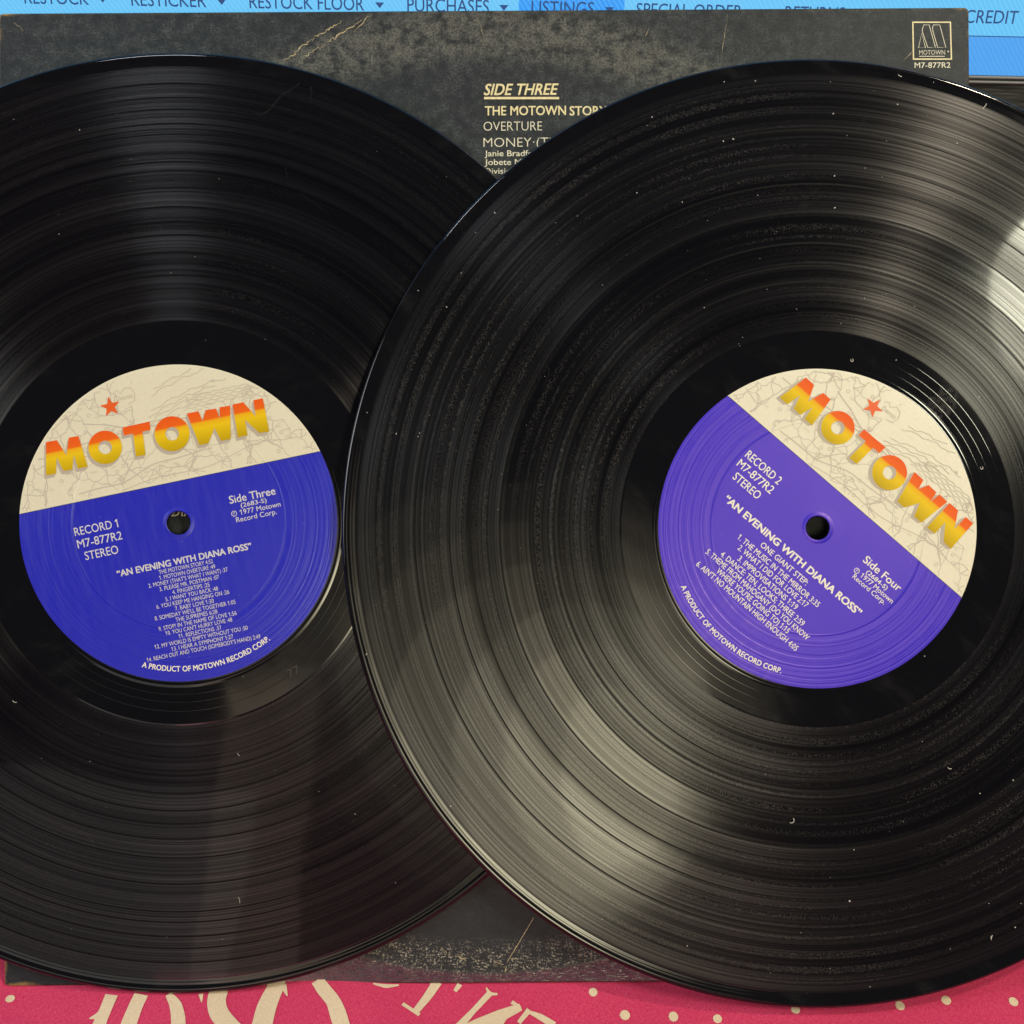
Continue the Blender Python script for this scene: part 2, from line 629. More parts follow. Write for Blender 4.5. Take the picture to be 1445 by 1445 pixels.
LET_M = [(-38.2, 23.6), (-36.0, 34.0), (-32.5, 33.9), (-30.5, 28.6), (-28.6, 33.9), (-25.5, 33.8), (-24.6, 23.6), (-27.8, 23.6), (-28.2, 28.2), (-29.6, 23.7), (-32.4, 23.8), (-33.7, 28.4), (-35.0, 23.5)]
LET_T = [(-11.2, 33.6), (-2.3, 33.7), (-2.6, 31.0), (-5.2, 31.0), (-5.8, 23.5), (-8.9, 23.6), (-8.3, 31.0), (-11.3, 31.0)]
LET_W = [(9.8, 33.8), (13.6, 33.7), (14.3, 30.4), (15.9, 33.6), (19.3, 33.4), (19.8, 30.0), (20.5, 33.6), (23.9, 33.4), (21.9, 22.9), (18.8, 22.9), (17.5, 27.4), (14.6, 23.0), (11.7, 23.0)]
LET_N = [(24.7, 33.6), (28.2, 33.6), (31.2, 28.4), (31.5, 33.6), (34.6, 33.6), (34.4, 22.7), (31.2, 22.9), (27.6, 28.0), (27.4, 23.0), (24.2, 22.9)]


def logo(sheet, dx=0.0, dy=0.0):
    for L in (LET_M, LET_T, LET_W, LET_N):
        pts = [(x + dx, y + dy) for x, y in L]
        bm = bmesh.new()
        vs = [bm.verts.new((p[0], p[1], 0)) for p in pts]
        bm.faces.new(vs)
        bmesh.ops.triangulate(bm, faces=bm.faces[:])
        bm.verts.index_update()
        sheet.add(([(v.co.x, v.co.y) for v in bm.verts], [[v.index for v in f.verts] for f in bm.faces]))
        bm.free()
    for c, r in (((-17.9, 28.5), 5.35), ((3.9, 28.4), 5.6)):
        sheet.ring((c[0] + dx, c[1] + dy), 2.15, r, 56)


GAP_A = [141, 136.5, 132.7, 128.1, 124.7, 115.9, 107.5, 101.4, 96.4, 92.3, 86.8, 79.4]
GAP_B = [128, 117, 110.4, 101.2, 91.4, 84.0, 79.0]

M['groove_a'] = groove_material("grooved_vinyl", 0.0, 0.10, 0.23, 0.33, 0.26, 0.26)
M['groove_b'] = groove_material("worn_grooved_vinyl", 3.1, 0.30, 0.25, 0.34, 0.13, 0.46, 0.95)
M['quiet_b'] = groove_material("loosely_cut_vinyl", 5.3, 0.20, 0.18, 0.23, 0.28, 0.28, 0.9)
M['smooth'] = smooth_vinyl("smooth_vinyl")
M['smooth_b'] = smooth_vinyl("smooth_vinyl_with_fingerprint", 0.06, (0.0043, 0.0567))
M['gap'] = plain("gap_vinyl", (0.003, 0.003, 0.0035), 0.35, spec=0.12)


def record(mat, label, groove, gaps, smooth_mat, dead, wide_band, lines, logo_dx, seed):
    root = empty("vinyl_record", mat)
    tag(root, label, "record", "vinyl records")
    # --- disc
    prof, kinds = [], []

    def p(r, z, kind, sm=False):
        prof.append((r, z))
        kinds.append((kind, sm))

    G, S, P = 0, 1, 2
    p(3.6, -0.6, S); p(3.6, 0.0, S); p(50.9, 0.0, S, True); p(51.2, -0.05, S, True); p(51.7, 0.02, S, True); p(52.3, 0.0, S, True); p(52.8, -0.15, S)
    for rr in [q for q in (54.9, 57.4, 60.3) if q < dead - 1]:
        p(rr - 0.14, -0.15, S, True); p(rr, -0.125, S, True); p(rr + 0.14, -0.15, S)
    p(dead - 0.5, -0.15, S, True); p(dead, -0.30, G)
    for g in sorted(gaps):
        p(g - 0.26, -0.30, P, True); p(g, -0.312, P, True); p(g + 0.26, -0.30, G)
    if wide_band:
        pass
    p(146.4, -0.30, S, True); p(146.8, -0.34, S, True); p(147.3, -0.26, S, True); p(147.8, -0.22, S, True); p(148.3, -0.27, S, True)
    p(148.9, -0.06, S, True); p(149.6, 0.06, S, True); p(150.2, 0.0, S, True); p(150.7, -0.25, S, True); p(150.95, -0.7, S, True); p(150.8, -1.15, S, True)
    p(150.2, -1.5, S, True); p(149.4, -1.6, S); p(3.6, -1.6, S)
    mats = [groove, smooth_mat, M['gap'], M['quiet_b']]
    if wide_band:                                    # a loosely cut band that stays smooth
        for i in range(len(prof) - 1):
            rm = (prof[i][0] + prof[i + 1][0]) / 2
            if wide_band[0] < rm < wide_band[1] and kinds[i][0] == G:
                kinds[i] = (3, kinds[i][1])
    v, f, mi, sm = lathe(prof, 480, kinds, close=True)
    disc = link("disc", v, f, mats, root, mi, sm)
    # --- paper label: purple with a cream segment
    bm = bmesh.new()
    rr = [3.62, 3.9, 4.4, 5.2, 8, 14, 20, 26, 33, 35, 40, 47.6, 49.2, 50.3, 50.8]
    zz = [-0.30, 0.10, 0.26, 0.10] + [0.06] * 8 + [0.055, 0.03, 0.0]
    seg = 240
    rows = [[bm.verts.new((r * MM * math.cos(2 * math.pi * i / seg), r * MM * math.sin(2 * math.pi * i / seg), z * MM)) for i in range(seg)] for r, z in zip(rr, zz)]
    for a in range(len(rr) - 1):
        for i in range(seg):
            j = (i + 1) % seg
            bm.faces.new((rows[a][i], rows[a + 1][i], rows[a + 1][j], rows[a][j]))
    bmesh.ops.bisect_plane(bm, geom=bm.verts[:] + bm.edges[:] + bm.faces[:], plane_co=(0, 13.2 * MM, 0), plane_no=(0, 1, 0))
    bm.normal_update()
    for fc in bm.faces:
        fc.material_index = 1 if fc.calc_center_median().y > 13.2 * MM else 0
        fc.smooth = math.hypot(*fc.calc_center_median().xy) < 5.3 * MM or math.hypot(*fc.calc_center_median().xy) > 47.7 * MM
    me = bpy.data.meshes.new("center_label")
    bm.to_mesh(me)
    bm.free()
    me.materials.append(M['purple_b'] if wide_band else M['purple'])
    me.materials.append(M['cream_b'] if wide_band else M['cream'])
    lab = bpy.data.objects.new("center_label", me)
    COL.objects.link(lab)
    lab.parent = root
    # --- printing
    s = Sheet(0.066, 0.00022)
    label_map(s, seed)
    s.add(text("Detroit", -11.2 + logo_dx, -5.9 + logo_dx, 42.2, 1.5))
    s.ribbon([(-12 + logo_dx, 44.6), (-10.6 + logo_dx, 45.6), (-9.6 + logo_dx, 44.4), (-8 + logo_dx, 45.8), (-6 + logo_dx, 45.4), (-5.2 + logo_dx, 43.5), (-5.6 + logo_dx, 41.2), (-8 + logo_dx, 40.6)], 0.24)
    for i, ch in enumerate("Erie"):
        s.add(text(ch, 10.6 + logo_dx + i * 3.0, None, 37.3 + i * 1.55, 1.5))
    s.build("map_print", M['map'], lab)
    s = Sheet(0.09)
    s.ribbon([(-48.8, 13.2), (48.8, 13.2)], 0.16)
    s.build("dividing_line", M['cream_dark'], lab)
    s = Sheet(0.165)
    logo(s, logo_dx - 0.75, -0.95)
    logo(s, logo_dx - 0.35, -0.45)
    for i in range(len(s.v) // 2, len(s.v)):
        s.v[i] = (s.v[i][0], s.v[i][1], 0.175)
    s.build("logo_shadow", M['logo_shadow'], lab)
    s = Sheet(0.20)
    logo(s, logo_dx)
    s.build("logo_lettering", M['logo'], lab)
    s = Sheet(0.20)
    cx, cy = -13.6 + logo_dx, 40.9
    pts = []
    for i in range(10):
        a = math.pi / 2 + math.pi * i / 5
        q = 3.35 if i % 2 == 0 else 1.35
        pts.append((cx + q * math.cos(a), cy + q * math.sin(a)))
    for i in range(10):
        s.poly([(cx, cy), pts[i], pts[(i + 1) % 10]])
    s.build("star", M['star'], lab)
    s = Sheet(0.19)
    s.ring((30.0 + logo_dx, 36.2), 1.45, 1.68, 28)
    s.add(text("R", 29.3 + logo_dx, 30.8 + logo_dx, 35.4, 1.6))
    s.build("registered_mark", M['map'], lab)
    for name, rows_, mat_ in lines:
        s = Sheet(0.12)
        for (t, x0, x1, y, cap, bold) in rows_:
            s.add(text(t, x0, x1, y, cap, bold))
            if t == "P":
                s.ring(((x0 + x1) / 2, y + cap / 2), 0.72, 0.92, 24)
        s.build(name, mat_, lab)
    tv, tf = text("A PRODUCT OF MOTOWN RECORD CORP.", -21.7, 21.7, 0, 1.75, 0.022)
    s = Sheet(0.12)
    out = []
    for x, y, dz in tv:
        a = -math.pi / 2 + x / 47.6
        out.append(((47.6 - y) * math.cos(a), (47.6 - y) * math.sin(a), dz))
    s.add((out, tf))
    s.build("company_line", M['white_ink'], lab)
    return root, disc, lab


def side_lines(side, cat, ink, x=0.0, dy=0.0):
    s3 = [("Side " + side, 17.4 + x, 32.3 + x, 2.6 + dy, 2.5, 0.014), (cat, 20.6 + x, 29.0 + x, 0.72 + dy * 1.2, 1.4, 0.014),
          ("1977 Motown", 19.9 + x, 33.1 + x, -1.5 + dy * 1.1, 1.6, 0.006), ("Record Corp.", 18.2 + x, 31.4 + x, -3.65 + dy * 0.9, 1.6, 0.006), ("P", 17.75 + x, 18.25 + x, -1.2 + dy * 1.1, 0.95, 0.0)]
    return ("side_text", s3, ink)


TA = [("THE MOTOWN STORY 4:52", -9.4, 8.2), ("1. MOTOWN OVERTURE :49", -9.6, 8.6), ("2. MONEY (THAT'S WHAT I WANT) :37", -13.5, 12.3), ("3. PLEASE MR. POSTMAN :07", -10.3, 9.1), ("4. FINGERTIPS :25", -6.5, 5.6),
      ("5. I WANT YOU BACK :48", -9.1, 8.0), ("6. YOU KEEP ME HANGING ON :26", -12.4, 11.3), ("7. BABY LOVE 1:30", -6.7, 5.9), ("8. SOMEDAY WE'LL BE TOGETHER 1:05", -13.7, 12.6), ("THE SUPREMES 6:28", -7.3, 6.3),
      ("9. STOP! IN THE NAME OF LOVE 1:56", -13.2, 12.2), ("10. YOU CAN'T HURRY LOVE :48", -11.3, 10.4), ("11. REFLECTIONS :37", -7.4, 6.5), ("12. MY WORLD IS EMPTY WITHOUT YOU :50", -15.6, 14.7), ("13. I HEAR A SYMPHONY 1:27", -10.5, 9.6),
      ("14. REACH OUT AND TOUCH (SOMEBODY'S HAND) 2:49", -18.9, 18.1)]
TB = [("ONE GIANT STEP:", -10.3, 8.9, -16.5), ("1. THE MUSIC IN THE MIRROR 3:35", -17.4, 16.2, -19.4), ("2. WHAT I DID FOR LOVE 2:17", -15.1, 13.5, -21.9), ("3. IMPROVISATIONS 1:19", -12.9, 11.4, -24.55), ("4. DANCE: TEN, LOOKS; THREE 2:59", -18.0, 16.4, -27.1),
      ("5. THEME FROM MAHOGANY (DO YOU KNOW", -22.0, 20.4, -29.55), ("WHERE YOU'RE GOING TO) 1:15", -15.5, 14.3, -31.95), ("6. AIN'T NO MOUNTAIN HIGH ENOUGH 4:05", -21.8, 19.9, -34.45)]
lines_a = [("catalog_text", [("RECORD 1", -33.1, -19.0, 2.65, 2.65, 0.006), ("M7-877R2", -33.0, -18.5, -1.4, 2.65, 0.006), ("STEREO", -31.4, -20.6, -5.55, 2.65, 0.006)], M['silver']),
           ("album_title", [("“AN EVENING WITH DIANA ROSS”", -22.5, 21.2, -13.0, 2.1, 0.03)], M['silver']),
           ("track_list", [(t, a, b, -14.85 - 1.78 * i, 1.32, 0.004) for i, (t, a, b) in enumerate(TA)], M['silver']),
           side_lines("Three", "(2683-S)", M['silver'])]
lines_b = [("catalog_text", [("RECORD 2", -32.5, -18.6, 2.0, 2.65, 0.008), ("M7-877R2", -32.7, -18.5, -1.85, 2.65, 0.008), ("STEREO", -31.0, -20.5, -5.9, 2.65, 0.008)], M['white_ink']),
           ("album_title", [("“AN EVENING WITH DIANA ROSS”", -28.4, 27.8, -13.0, 2.35, 0.034)], M['white_ink']),
           ("track_list", [(t, a, b, y, 1.85, 0.008) for t, a, b, y in TB], M['white_ink']),
           side_lines("Four", "(2684-S)", M['white_ink'], 0.2, -1.35)]


rec_a, disc_a, lab_a = record(MAT_A, "black vinyl record with side three label, lying partly under the other record", M['groove_a'], GAP_A, M['smooth'], 65.0, None, lines_a, 0.0, 5)
rec_b, disc_b, lab_b = record(MAT_B, "dusty black vinyl record with side four label, lapping over the other record", M['groove_b'], GAP_B, M['smooth_b'], 63.0, (94.0, 101.0), lines_b, 2.0, 5)
s = Sheet(-0.10)
s.add(text("77", 24.5, 28.5, -56.6, 2.6))
for i in range(len(s.v)):
    x, y, z = s.v[i]
    # turned so that it follows the run-out groove
    c, q = math.cos(R(16)), math.sin(R(16))
    s.v[i] = (26.5 + (x - 26.5) * c - (y + 56.6) * q, -53.2 + (x - 26.5) * q + (y + 56.6) * c - 2.2, z)
s.build("etched_number", M['etch'], rec_a)

# ------------------------------------------------------------------ record sleeve
SLX, SLY, SLROT = -8.2, 4.94, R(0.35)
MAT_S = FR @ Matrix.Translation((SLX * MM, SLY * MM, 0)) @ Matrix.Rotation(SLROT, 4, 'Z')


def sl(px, py):
    """photograph pixel on the sleeve face -> sleeve millimetres"""
    u = (px - 722.5) / PXMM - SLX
    v = (722.5 - py) / PXMM - SLY
    c, q = math.cos(-SLROT), math.sin(-SLROT)
    return (u * c - v * q, u * q + v * c)


def sleeve_material():
    k = NT("worn_black_card")
    o = k.obj()
    x, y, z = k.sep(o)
    r = k.math('SQRT', k.math('ADD', k.math('MULTIPLY', x, x), k.math('MULTIPLY', y, y)))
    cloud = k.noise(o, 34, 5, 0.6)
    rub = k.noise(o, 260, 6, 0.68)
    fleck = k.noise(o, 1500, 3, 0.6)
    fib1 = k.noise(k.mapping(o, (300, 2600, 1), rot=(0, 0, 0.7)), 1.0, 2)
    fib2 = k.noise(k.mapping(o, (300, 2600, 1), rot=(0, 0, -0.5)), 1.0, 2)
    fib = k.math('MAXIMUM', k.step(fib1, 0.60, 0.76), k.step(fib2, 0.60, 0.76))
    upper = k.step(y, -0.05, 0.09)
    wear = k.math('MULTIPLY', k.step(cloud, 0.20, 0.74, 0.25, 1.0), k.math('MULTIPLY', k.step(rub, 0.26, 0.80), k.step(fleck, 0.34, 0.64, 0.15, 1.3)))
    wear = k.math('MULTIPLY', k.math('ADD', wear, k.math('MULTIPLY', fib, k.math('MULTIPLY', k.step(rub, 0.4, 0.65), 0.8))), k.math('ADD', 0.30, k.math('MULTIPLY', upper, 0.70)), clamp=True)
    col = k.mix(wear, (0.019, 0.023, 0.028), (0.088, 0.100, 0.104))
    # ring where the record has rubbed through the print
    ring = k.math('MULTIPLY', k.step(k.math('ABSOLUTE', k.math('SUBTRACT', r, 0.1505)), 0.0, 0.0085, 1, 0), k.step(y, -0.12, -0.140, 0, 1))
    spots = k.math('MAXIMUM', k.step(fleck, 0.54, 0.62), k.math('MULTIPLY', k.step(k.noise(k.mapping(o, (500, 1500, 1), rot=(0, 0, 0.2)), 1.0, 3, 0.7), 0.56, 0.66), 0.9))
    col = k.mix(k.math('MULTIPLY', k.math('MULTIPLY', ring, spots), k.step(rub, 0.38, 0.60)), col, (0.48, 0.45, 0.36))
    band = k.math('MULTIPLY', k.step(k.math('ABSOLUTE', k.math('SUBTRACT', r, 0.1505)), 0.003, 0.013, 1, 0), k.step(y, 0.0, 0.08))
    col = k.mix(k.math('MULTIPLY', k.math('MULTIPLY', band, k.step(rub, 0.34, 0.62)), k.step(fleck, 0.35, 0.65, 0.25, 0.95)), col, (0.165, 0.164, 0.140))
    # bare board at the edges and corners
    ex = k.math('SUBTRACT', 0.1573, k.math('ABSOLUTE', x))
    ey = k.math('SUBTRACT', 0.1577, k.math('ABSOLUTE', y))
    en = k.noise(o, 90, 4, 0.65)
    edge = k.math('MINIMUM', ex, ey)
    em = k.step(k.math('SUBTRACT', edge, k.math('MULTIPLY', k.math('SUBTRACT', en, 0.5), 0.006)), -0.0007, 0.0012, 1, 0)
    corner = k.step(k.math('ADD', ex, ey), 0.003, 0.014, 1, 0)
    em = k.math('MULTIPLY', em, k.math('ADD', 0.12, corner), clamp=True)
    col = k.mix(em, col, (0.42, 0.27, 0.10))
    k.l(col, k.b.inputs["Base Color"])
    out = k.math('MULTIPLY', k.math('MULTIPLY', k.step(r, 0.1535, 0.1552), k.step(y, -0.10, -0.13, 0, 1)), k.step(x, -0.10, -0.07))
    k.set("Roughness", k.math('ADD', k.math('MULTIPLY', out, -0.36), k.math('ADD', 0.46, k.math('MULTIPLY', wear, 0.2))))
    k.set("Specular IOR Level", k.math('ADD', 0.24, k.math('MULTIPLY', out, 0.7)))
    h = k.math('ADD', k.math('MULTIPLY', rub, 1.0), k.math('MULTIPLY', fib, 0.4))
    k.l(k.bump(h, 0.00012, k.math('SUBTRACT', 0.6, k.math('MULTIPLY', out, 0.5)) if False else 0.4), k.b.inputs["Normal"])
    return k.m


def rounded(hw, hh, rad, n=6):
    pts = []
    for cx, cy, a0 in ((hw - rad, hh - rad, 0), (-hw + rad, hh - rad, 90), (-hw + rad, -hh + rad, 180), (hw - rad, -hh + rad, 270)):
        for i in range(n + 1):
            a = R(a0 + 90 * i / n)
            pts.append((cx + rad * math.cos(a), cy + rad * math.sin(a)))
    return pts


loops = [(-0.7, 0.0), (-0.25, -0.2), (0.0, -0.7), (0.0, -2.5), (-0.25, -3.0), (-0.7, -3.2)]
vs, fs = [], []
for inset, z in loops:
    vs += [(x * MM, y * MM, z * MM) for x, y in rounded(157.3 + inset, 157.7 + inset, 1.5)]
n_ = len(vs) // len(loops)
for a in range(len(loops) - 1):
    for i in range(n_):
        j = (i + 1) % n_
        fs.append([a * n_ + i, (a + 1) * n_ + i, (a + 1) * n_ + j, a * n_ + j])
fs.append(list(range(n_)))
fs.append(list(range((len(loops) - 1) * n_, len(loops) * n_))[::-1])
me = bpy.data.meshes.new("record_sleeve")
me.from_pydata(vs, [], fs)
me.update()
me.materials.append(sleeve_material())
sleeve = empty("record_sleeve", MAT_S)
tag(sleeve, "worn black cardboard record sleeve with gold lettering, leaning behind both records", "record sleeve")
cover = bpy.data.objects.new("cover", me)
COL.objects.link(cover)
cover.parent = sleeve


def sl_text(sheet, t, px0, px1, py, cap, bold=0.0, shear=0.0, wide=None):
    a = sl(px0, py)
    b = sl(px1, py)[0] if px1 is not None else None
    sheet.add(text(t, a[0], b, a[1], cap / PXMM, bold, shear, 1.0, wide))


s = Sheet(0.08)
sl_text(s, "SIDE THREE", 683, 788, 134.5, 16, 0.018, 0.28)
a, b = sl(683, 138.5), sl(789, 138.5)
s.ribbon([a, b], 0.75)
sl_text(s, "THE MOTOWN", 684.5, 798.5, 163, 13, 0.016)
sl_text(s, "STORY", 804, 856, 163, 13, 0.016)
s.build("side_heading", M['gold'], cover)
s = Sheet(0.08)
sl_text(s, "OVERTURE", 682.5, 765, 184.5, 12.5, -0.012)
sl_text(s, "MONEY·(That's", 682.3, 810, 207.3, 12.5, -0.012)
sl_text(s, "Janie Bradford", 684, 764, 220.7, 8.2, 0.008)
sl_text(s, "Jobete Music", 684, 758, 233, 8.2, 0.008)
sl_text(s, "Division of", 684, 744, 245.5, 8.2, 0.008)
s.build("track_text", M['gold_thin'], cover)
s = Sheet(0.08)
sl_text(s, "DIANA ROSS", 242, 347, 728.5, 13, 0.01)
s.build("title_text", M['gold_thin'], cover)
s = Sheet(0.08)
q = [sl(1288, 31.5), sl(1341, 31.5), sl(1342.5, 83.5), sl(1289, 83.5)]
s.ribbon(q, 0.6, True)
s.build("logo_frame", M['gold'], cover)
s = Sheet(0.08)
for poly_ in ([(1296, 67.5), (1300.5, 47), (1306, 67.5)], [(1301.5, 41), (1303.5, 35.2), (1311, 35.2), (1320, 67), (1309, 67), (1301.5, 45)], [(1316, 38), (1317.5, 35.2), (1326, 35.2), (1334.5, 67), (1323, 67), (1315.8, 42)]):
    s.ribbon([sl(*p_) for p_ in poly_], 0.2, True)
sl_text(s, "MOTOWN", 1297, 1333.5, 77.3, 6.2, -0.01)
s.ribbon([sl(1297, 79.6), sl(1333, 79.6)], 0.22)
s.ring(sl(1338, 72.8), 0.12, 0.28, 10)
sl_text(s, "M7-877R2", 1290.5, 1341, 96, 7.6, 0.006)
s.build("logo_text", M['gold_thin'], cover)

# creases and scratches that go through the print
rnd = random.Random(11)


def jag(p0, p1, n, amp, w):
    pts, ws = [], []
    for i in range(n + 1):
        t = i / n
        pts.append(sl(p0[0] + (p1[0] - p0[0]) * t + rnd.gauss(0, amp), p0[1] + (p1[1] - p0[1]) * t + rnd.gauss(0, amp)))
        ws.append(w * rnd.uniform(0.25, 1.2) * (0.3 + 0.7 * math.sin(math.pi * min(0.95, max(0.05, t)))))
    s = Sheet(0.05)
    s.ribbon(pts, ws)
    s.build("scuff_mark", M['white_card'], cover)


for p0, p1, n, amp, w in (((402, 85), (440, 55), 16, 1.2, 0.45), ((440, 55), (482, 30), 16, 1.2, 0.4), ((424, 82), (460, 62), 14, 1.0, 0.3), ((460, 62), (512, 28), 18, 1.2, 0.42), ((500, 44), (524, 20), 10, 0.8, 0.3),
                         ((1027, 20), (1018, 80), 10, 0.25, 0.16), ((674, 24), (684, 55), 8, 0.3, 0.12), ((910, 52), (916, 40), 5, 0.3, 0.15), ((1275, 85), (1290, 72), 5, 0.4, 0.2), ((20, 32), (34, 45), 6, 0.6, 0.15),
                         ((645, 1349), (657, 1354), 5, 0.4, 0.45), ((697, 1356), (710, 1361), 5, 0.4, 0.35), ((715, 1363), (713, 1371), 5, 0.5, 0.5), ((622, 1337), (630, 1345), 5, 0.8, 0.3)):
    jag(p0, p1, n, amp, w)
s = Sheet(0.05)
s.ribbon([sl(753 - 37 * t + 9 * t * (1 - t), 1295 + 62 * t - 14 * t * (1 - t)) for t in [i / 14 for i in range(15)]], 0.2)
s.build("scuff_mark", M['white_card'], cover)

# ------------------------------------------------------------------ tablecloth
def cloth_z(x, y):
    return 1.5 * (0.00045 * math.sin(x * 37 + 1.3) * math.sin(y * 23 + 0.4) + 0.00025 * math.sin(x * 90 + y * 60) + 0.0003 * math.sin(x * 15 - y * 70 + 2)) - 0.0002 + 0.0007 * max(0, min(1, (x - 0.02) / 0.1))


def cloth_material(name, col, hi):
    k = NT(name)
    o = k.obj()
    a = k.noise(k.mapping(o, (3600, 800, 1), rot=(0, 0, 0.15)), 1.0, 2, 0.6)
    b = k.noise(k.mapping(o, (800, 3600, 1), rot=(0, 0, 0.15)), 1.0, 2, 0.6)
    th = k.math('MULTIPLY', k.math('ADD', a, b), 0.5)
    big = k.noise(o, 30, 3)
    c = k.mix(k.step(th, 0.40, 0.62), col, hi)
    c = k.mix(k.step(big, 0.3, 0.7, 0, 0.25), c, tuple(q * 0.75 for q in col))
    k.l(c, k.b.inputs["Base Color"])
    k.set("Roughness", 0.9)
    k.set("Specular IOR Level", 0.15)
    k.set("Sheen Weight", 0.1)
    k.l(k.bump(th, 0.0004, 0.7), k.b.inputs["Normal"])
    return k.m


M['cloth'] = cloth_material("pink_cotton", (0.68, 0.034, 0.125), (0.80, 0.085, 0.19))
M['cloth_print'] = cloth_material("cream_print_on_cotton", (0.84, 0.64, 0.44), (0.94, 0.77, 0.57))
xs = [-0.62 + 1.24 * i / 310 for i in range(311)]
ys = [-0.55 + 0.39 * i / 60 for i in range(60)] + [-0.16 + 0.16 * i / 80 for i in range(80)] + [0.0 + 0.6 * i / 60 for i in range(61)]
vs = [(x, y, cloth_z(x, y)) for y in ys for x in xs]
nx = len(xs)
fs = [[j * nx + i, j * nx + i + 1, (j + 1) * nx + i + 1, (j + 1) * nx + i] for j in range(len(ys) - 1) for i in range(nx - 1)]
cloth = link("tablecloth", vs, fs, M['cloth'], None, None, True)
tag(cloth, "pink cotton cloth printed with cream lettering and dots, under the records", "tablecloth")
CAMP = face_pt(0, 0, DIST)


def table_px(px, py):
    d = FR.to_3x3() @ Vector(((px - 722.5) / PXMM * MM, (722.5 - py) / PXMM * MM, -DIST))
    t = -CAMP.z / d.z
    p = CAMP + d * t
    return (p.x / MM, p.y / MM)


s = Sheet(0.0, 0.008)


def stroke(pts, ws, n=24):
    """smooth brush stroke through pixel points on the cloth"""
    P = [Vector((*table_px(*p), 0)) for p in pts]
    out, ww = [], []
    m = len(P)
    for i in range(m - 1):
        p0, p1, p2, p3 = P[max(0, i - 1)], P[i], P[i + 1], P[min(m - 1, i + 2)]
        for q in range(n):
            t = q / n
            v = 0.5 * ((2 * p1) + (p2 - p0) * t + (2 * p0 - 5 * p1 + 4 * p2 - p3) * t * t + (3 * p1 - p0 - 3 * p2 + p3) * t ** 3)
            out.append((v.x, v.y))
            ww.append(((ws[i] * (1 - t) + ws[i + 1] * t) / PXMM) * 1.02)
    out.append((P[-1].x, P[-1].y))
    ww.append(ws[-1] / PXMM)
    s.ribbon(out, ww)


stroke([(158, 1405), (150, 1424), (143, 1440), (136, 1458)], [18, 17, 18, 20])
stroke([(150, 1426), (138, 1434), (126, 1438)], [14, 9, 1])
stroke([(200, 1405), (192, 1422), (183, 1445), (178, 1460)], [20, 20, 22, 22])
stroke([(238, 1405), (248, 1420), (252, 1440), (252, 1460)], [8, 16, 19, 19])
stroke([(284, 1404), (285, 1416)], [7, 1])
stroke([(309, 1400), (306, 1415), (310, 1432), (325, 1450), (340, 1462)], [26, 25, 25, 24, 22])
stroke([(393, 1385), (387, 1400), (377, 1422), (370, 1448)], [22, 24, 27, 28])
stroke([(400, 1393), (406, 1408)], [10, 1])
stroke([(448, 1386), (458, 1400), (470, 1415), (477, 1432), (484, 1455)], [17, 19, 19, 22, 22])
stroke([(527, 1390), (545, 1393), (563, 1391)], [2, 6, 2])
stroke([(617, 1385), (604, 1405), (586, 1428)], [14, 12, 9])
stroke([(568, 1417), (592, 1432)], [5, 5])
stroke([(649, 1388), (642, 1398)], [8, 5])
stroke([(686, 1393), (692, 1401), (702, 1402)], [2, 5, 3])
stroke([(692, 1400), (668, 1425), (645, 1450)], [9, 8, 12])
stroke([(735, 1420), (705, 1432), (668, 1446), (650, 1456)], [10, 17, 15, 12])
stroke([(722, 1413), (735, 1421)], [6, 3])
stroke([(716, 1425), (700, 1450)], [12, 9])
stroke([(747, 1424), (732, 1442)], [8, 6])
stroke([(744, 1426), (762, 1434), (782, 1446)], [3, 9, 10])
WARP = lambda p: (p[0], p[1], cloth_z(p[0], p[1]) + 0.00022 + p[2])
s.build("printed_lettering", M['cloth_print'], cloth, warp=WARP)
for cx, cy, rx, ry in ((13.5, 1407.5, 6.5, 5), (837, 1399.5, 6, 5.8), (882, 1431.5, 7, 6.5), (950.5, 1433.5, 6.5, 6.5), (1012.5, 1437.5, 6.2, 5.6), (1122, 1427, 6.2, 5.4), (1270, 1419.5, 6.4, 6), (1335, 1412, 6.6, 6), (1430, 1414, 6.4, 6), (1196, 1460, 6, 6), (60, 1462, 6, 6)):
    c = table_px(cx, cy)
    s = Sheet(0.0)
    s.poly([(x, y) for x, y in [(c[0] + (rx * math.cos(2 * math.pi * i / 22) * (1 + 0.08 * math.sin(3 * i))) / PXMM, c[1] + (ry * math.sin(2 * math.pi * i / 22)) / PXMM / 0.88) for i in range(22)]])
    s.build("printed_dot", M['cloth_print'], cloth, warp=WARP)

# ------------------------------------------------------------------ computer monitor behind the sleeve
TILT = R(12)
top_back = MAT_S @ Vector((0, 157.7 * MM, -3.2 * MM))
ROLL = R(-1.15)
MN = Vector((0, -math.cos(TILT), math.sin(TILT)))
MON0 = Vector((0.0, top_back.y + 0.004, top_back.z))
MMAT = Matrix.Translation(MON0) @ Matrix(((1, 0, 0, 0), (0, math.sin(TILT), -math.cos(TILT), 0), (0, math.cos(TILT), math.sin(TILT), 0), (0, 0, 0, 1))) @ Matrix.Rotation(ROLL, 4, 'Z')
MINV = MMAT.inverted()


def mon(px, py):
    """where the line of sight of a photograph pixel meets the screen, monitor millimetres"""
    d = FR.to_3x3() @ Vector(((px - 722.5) / PXMM * MM, (722.5 - py) / PXMM * MM, -DIST))
    n = MMAT.to_3x3() @ Vector((0, 0, 1))
    t = (MON0 - CAMP).dot(n) / d.dot(n)
    p = MINV @ (CAMP + d * t)
    return (p.x / MM, p.y / MM)


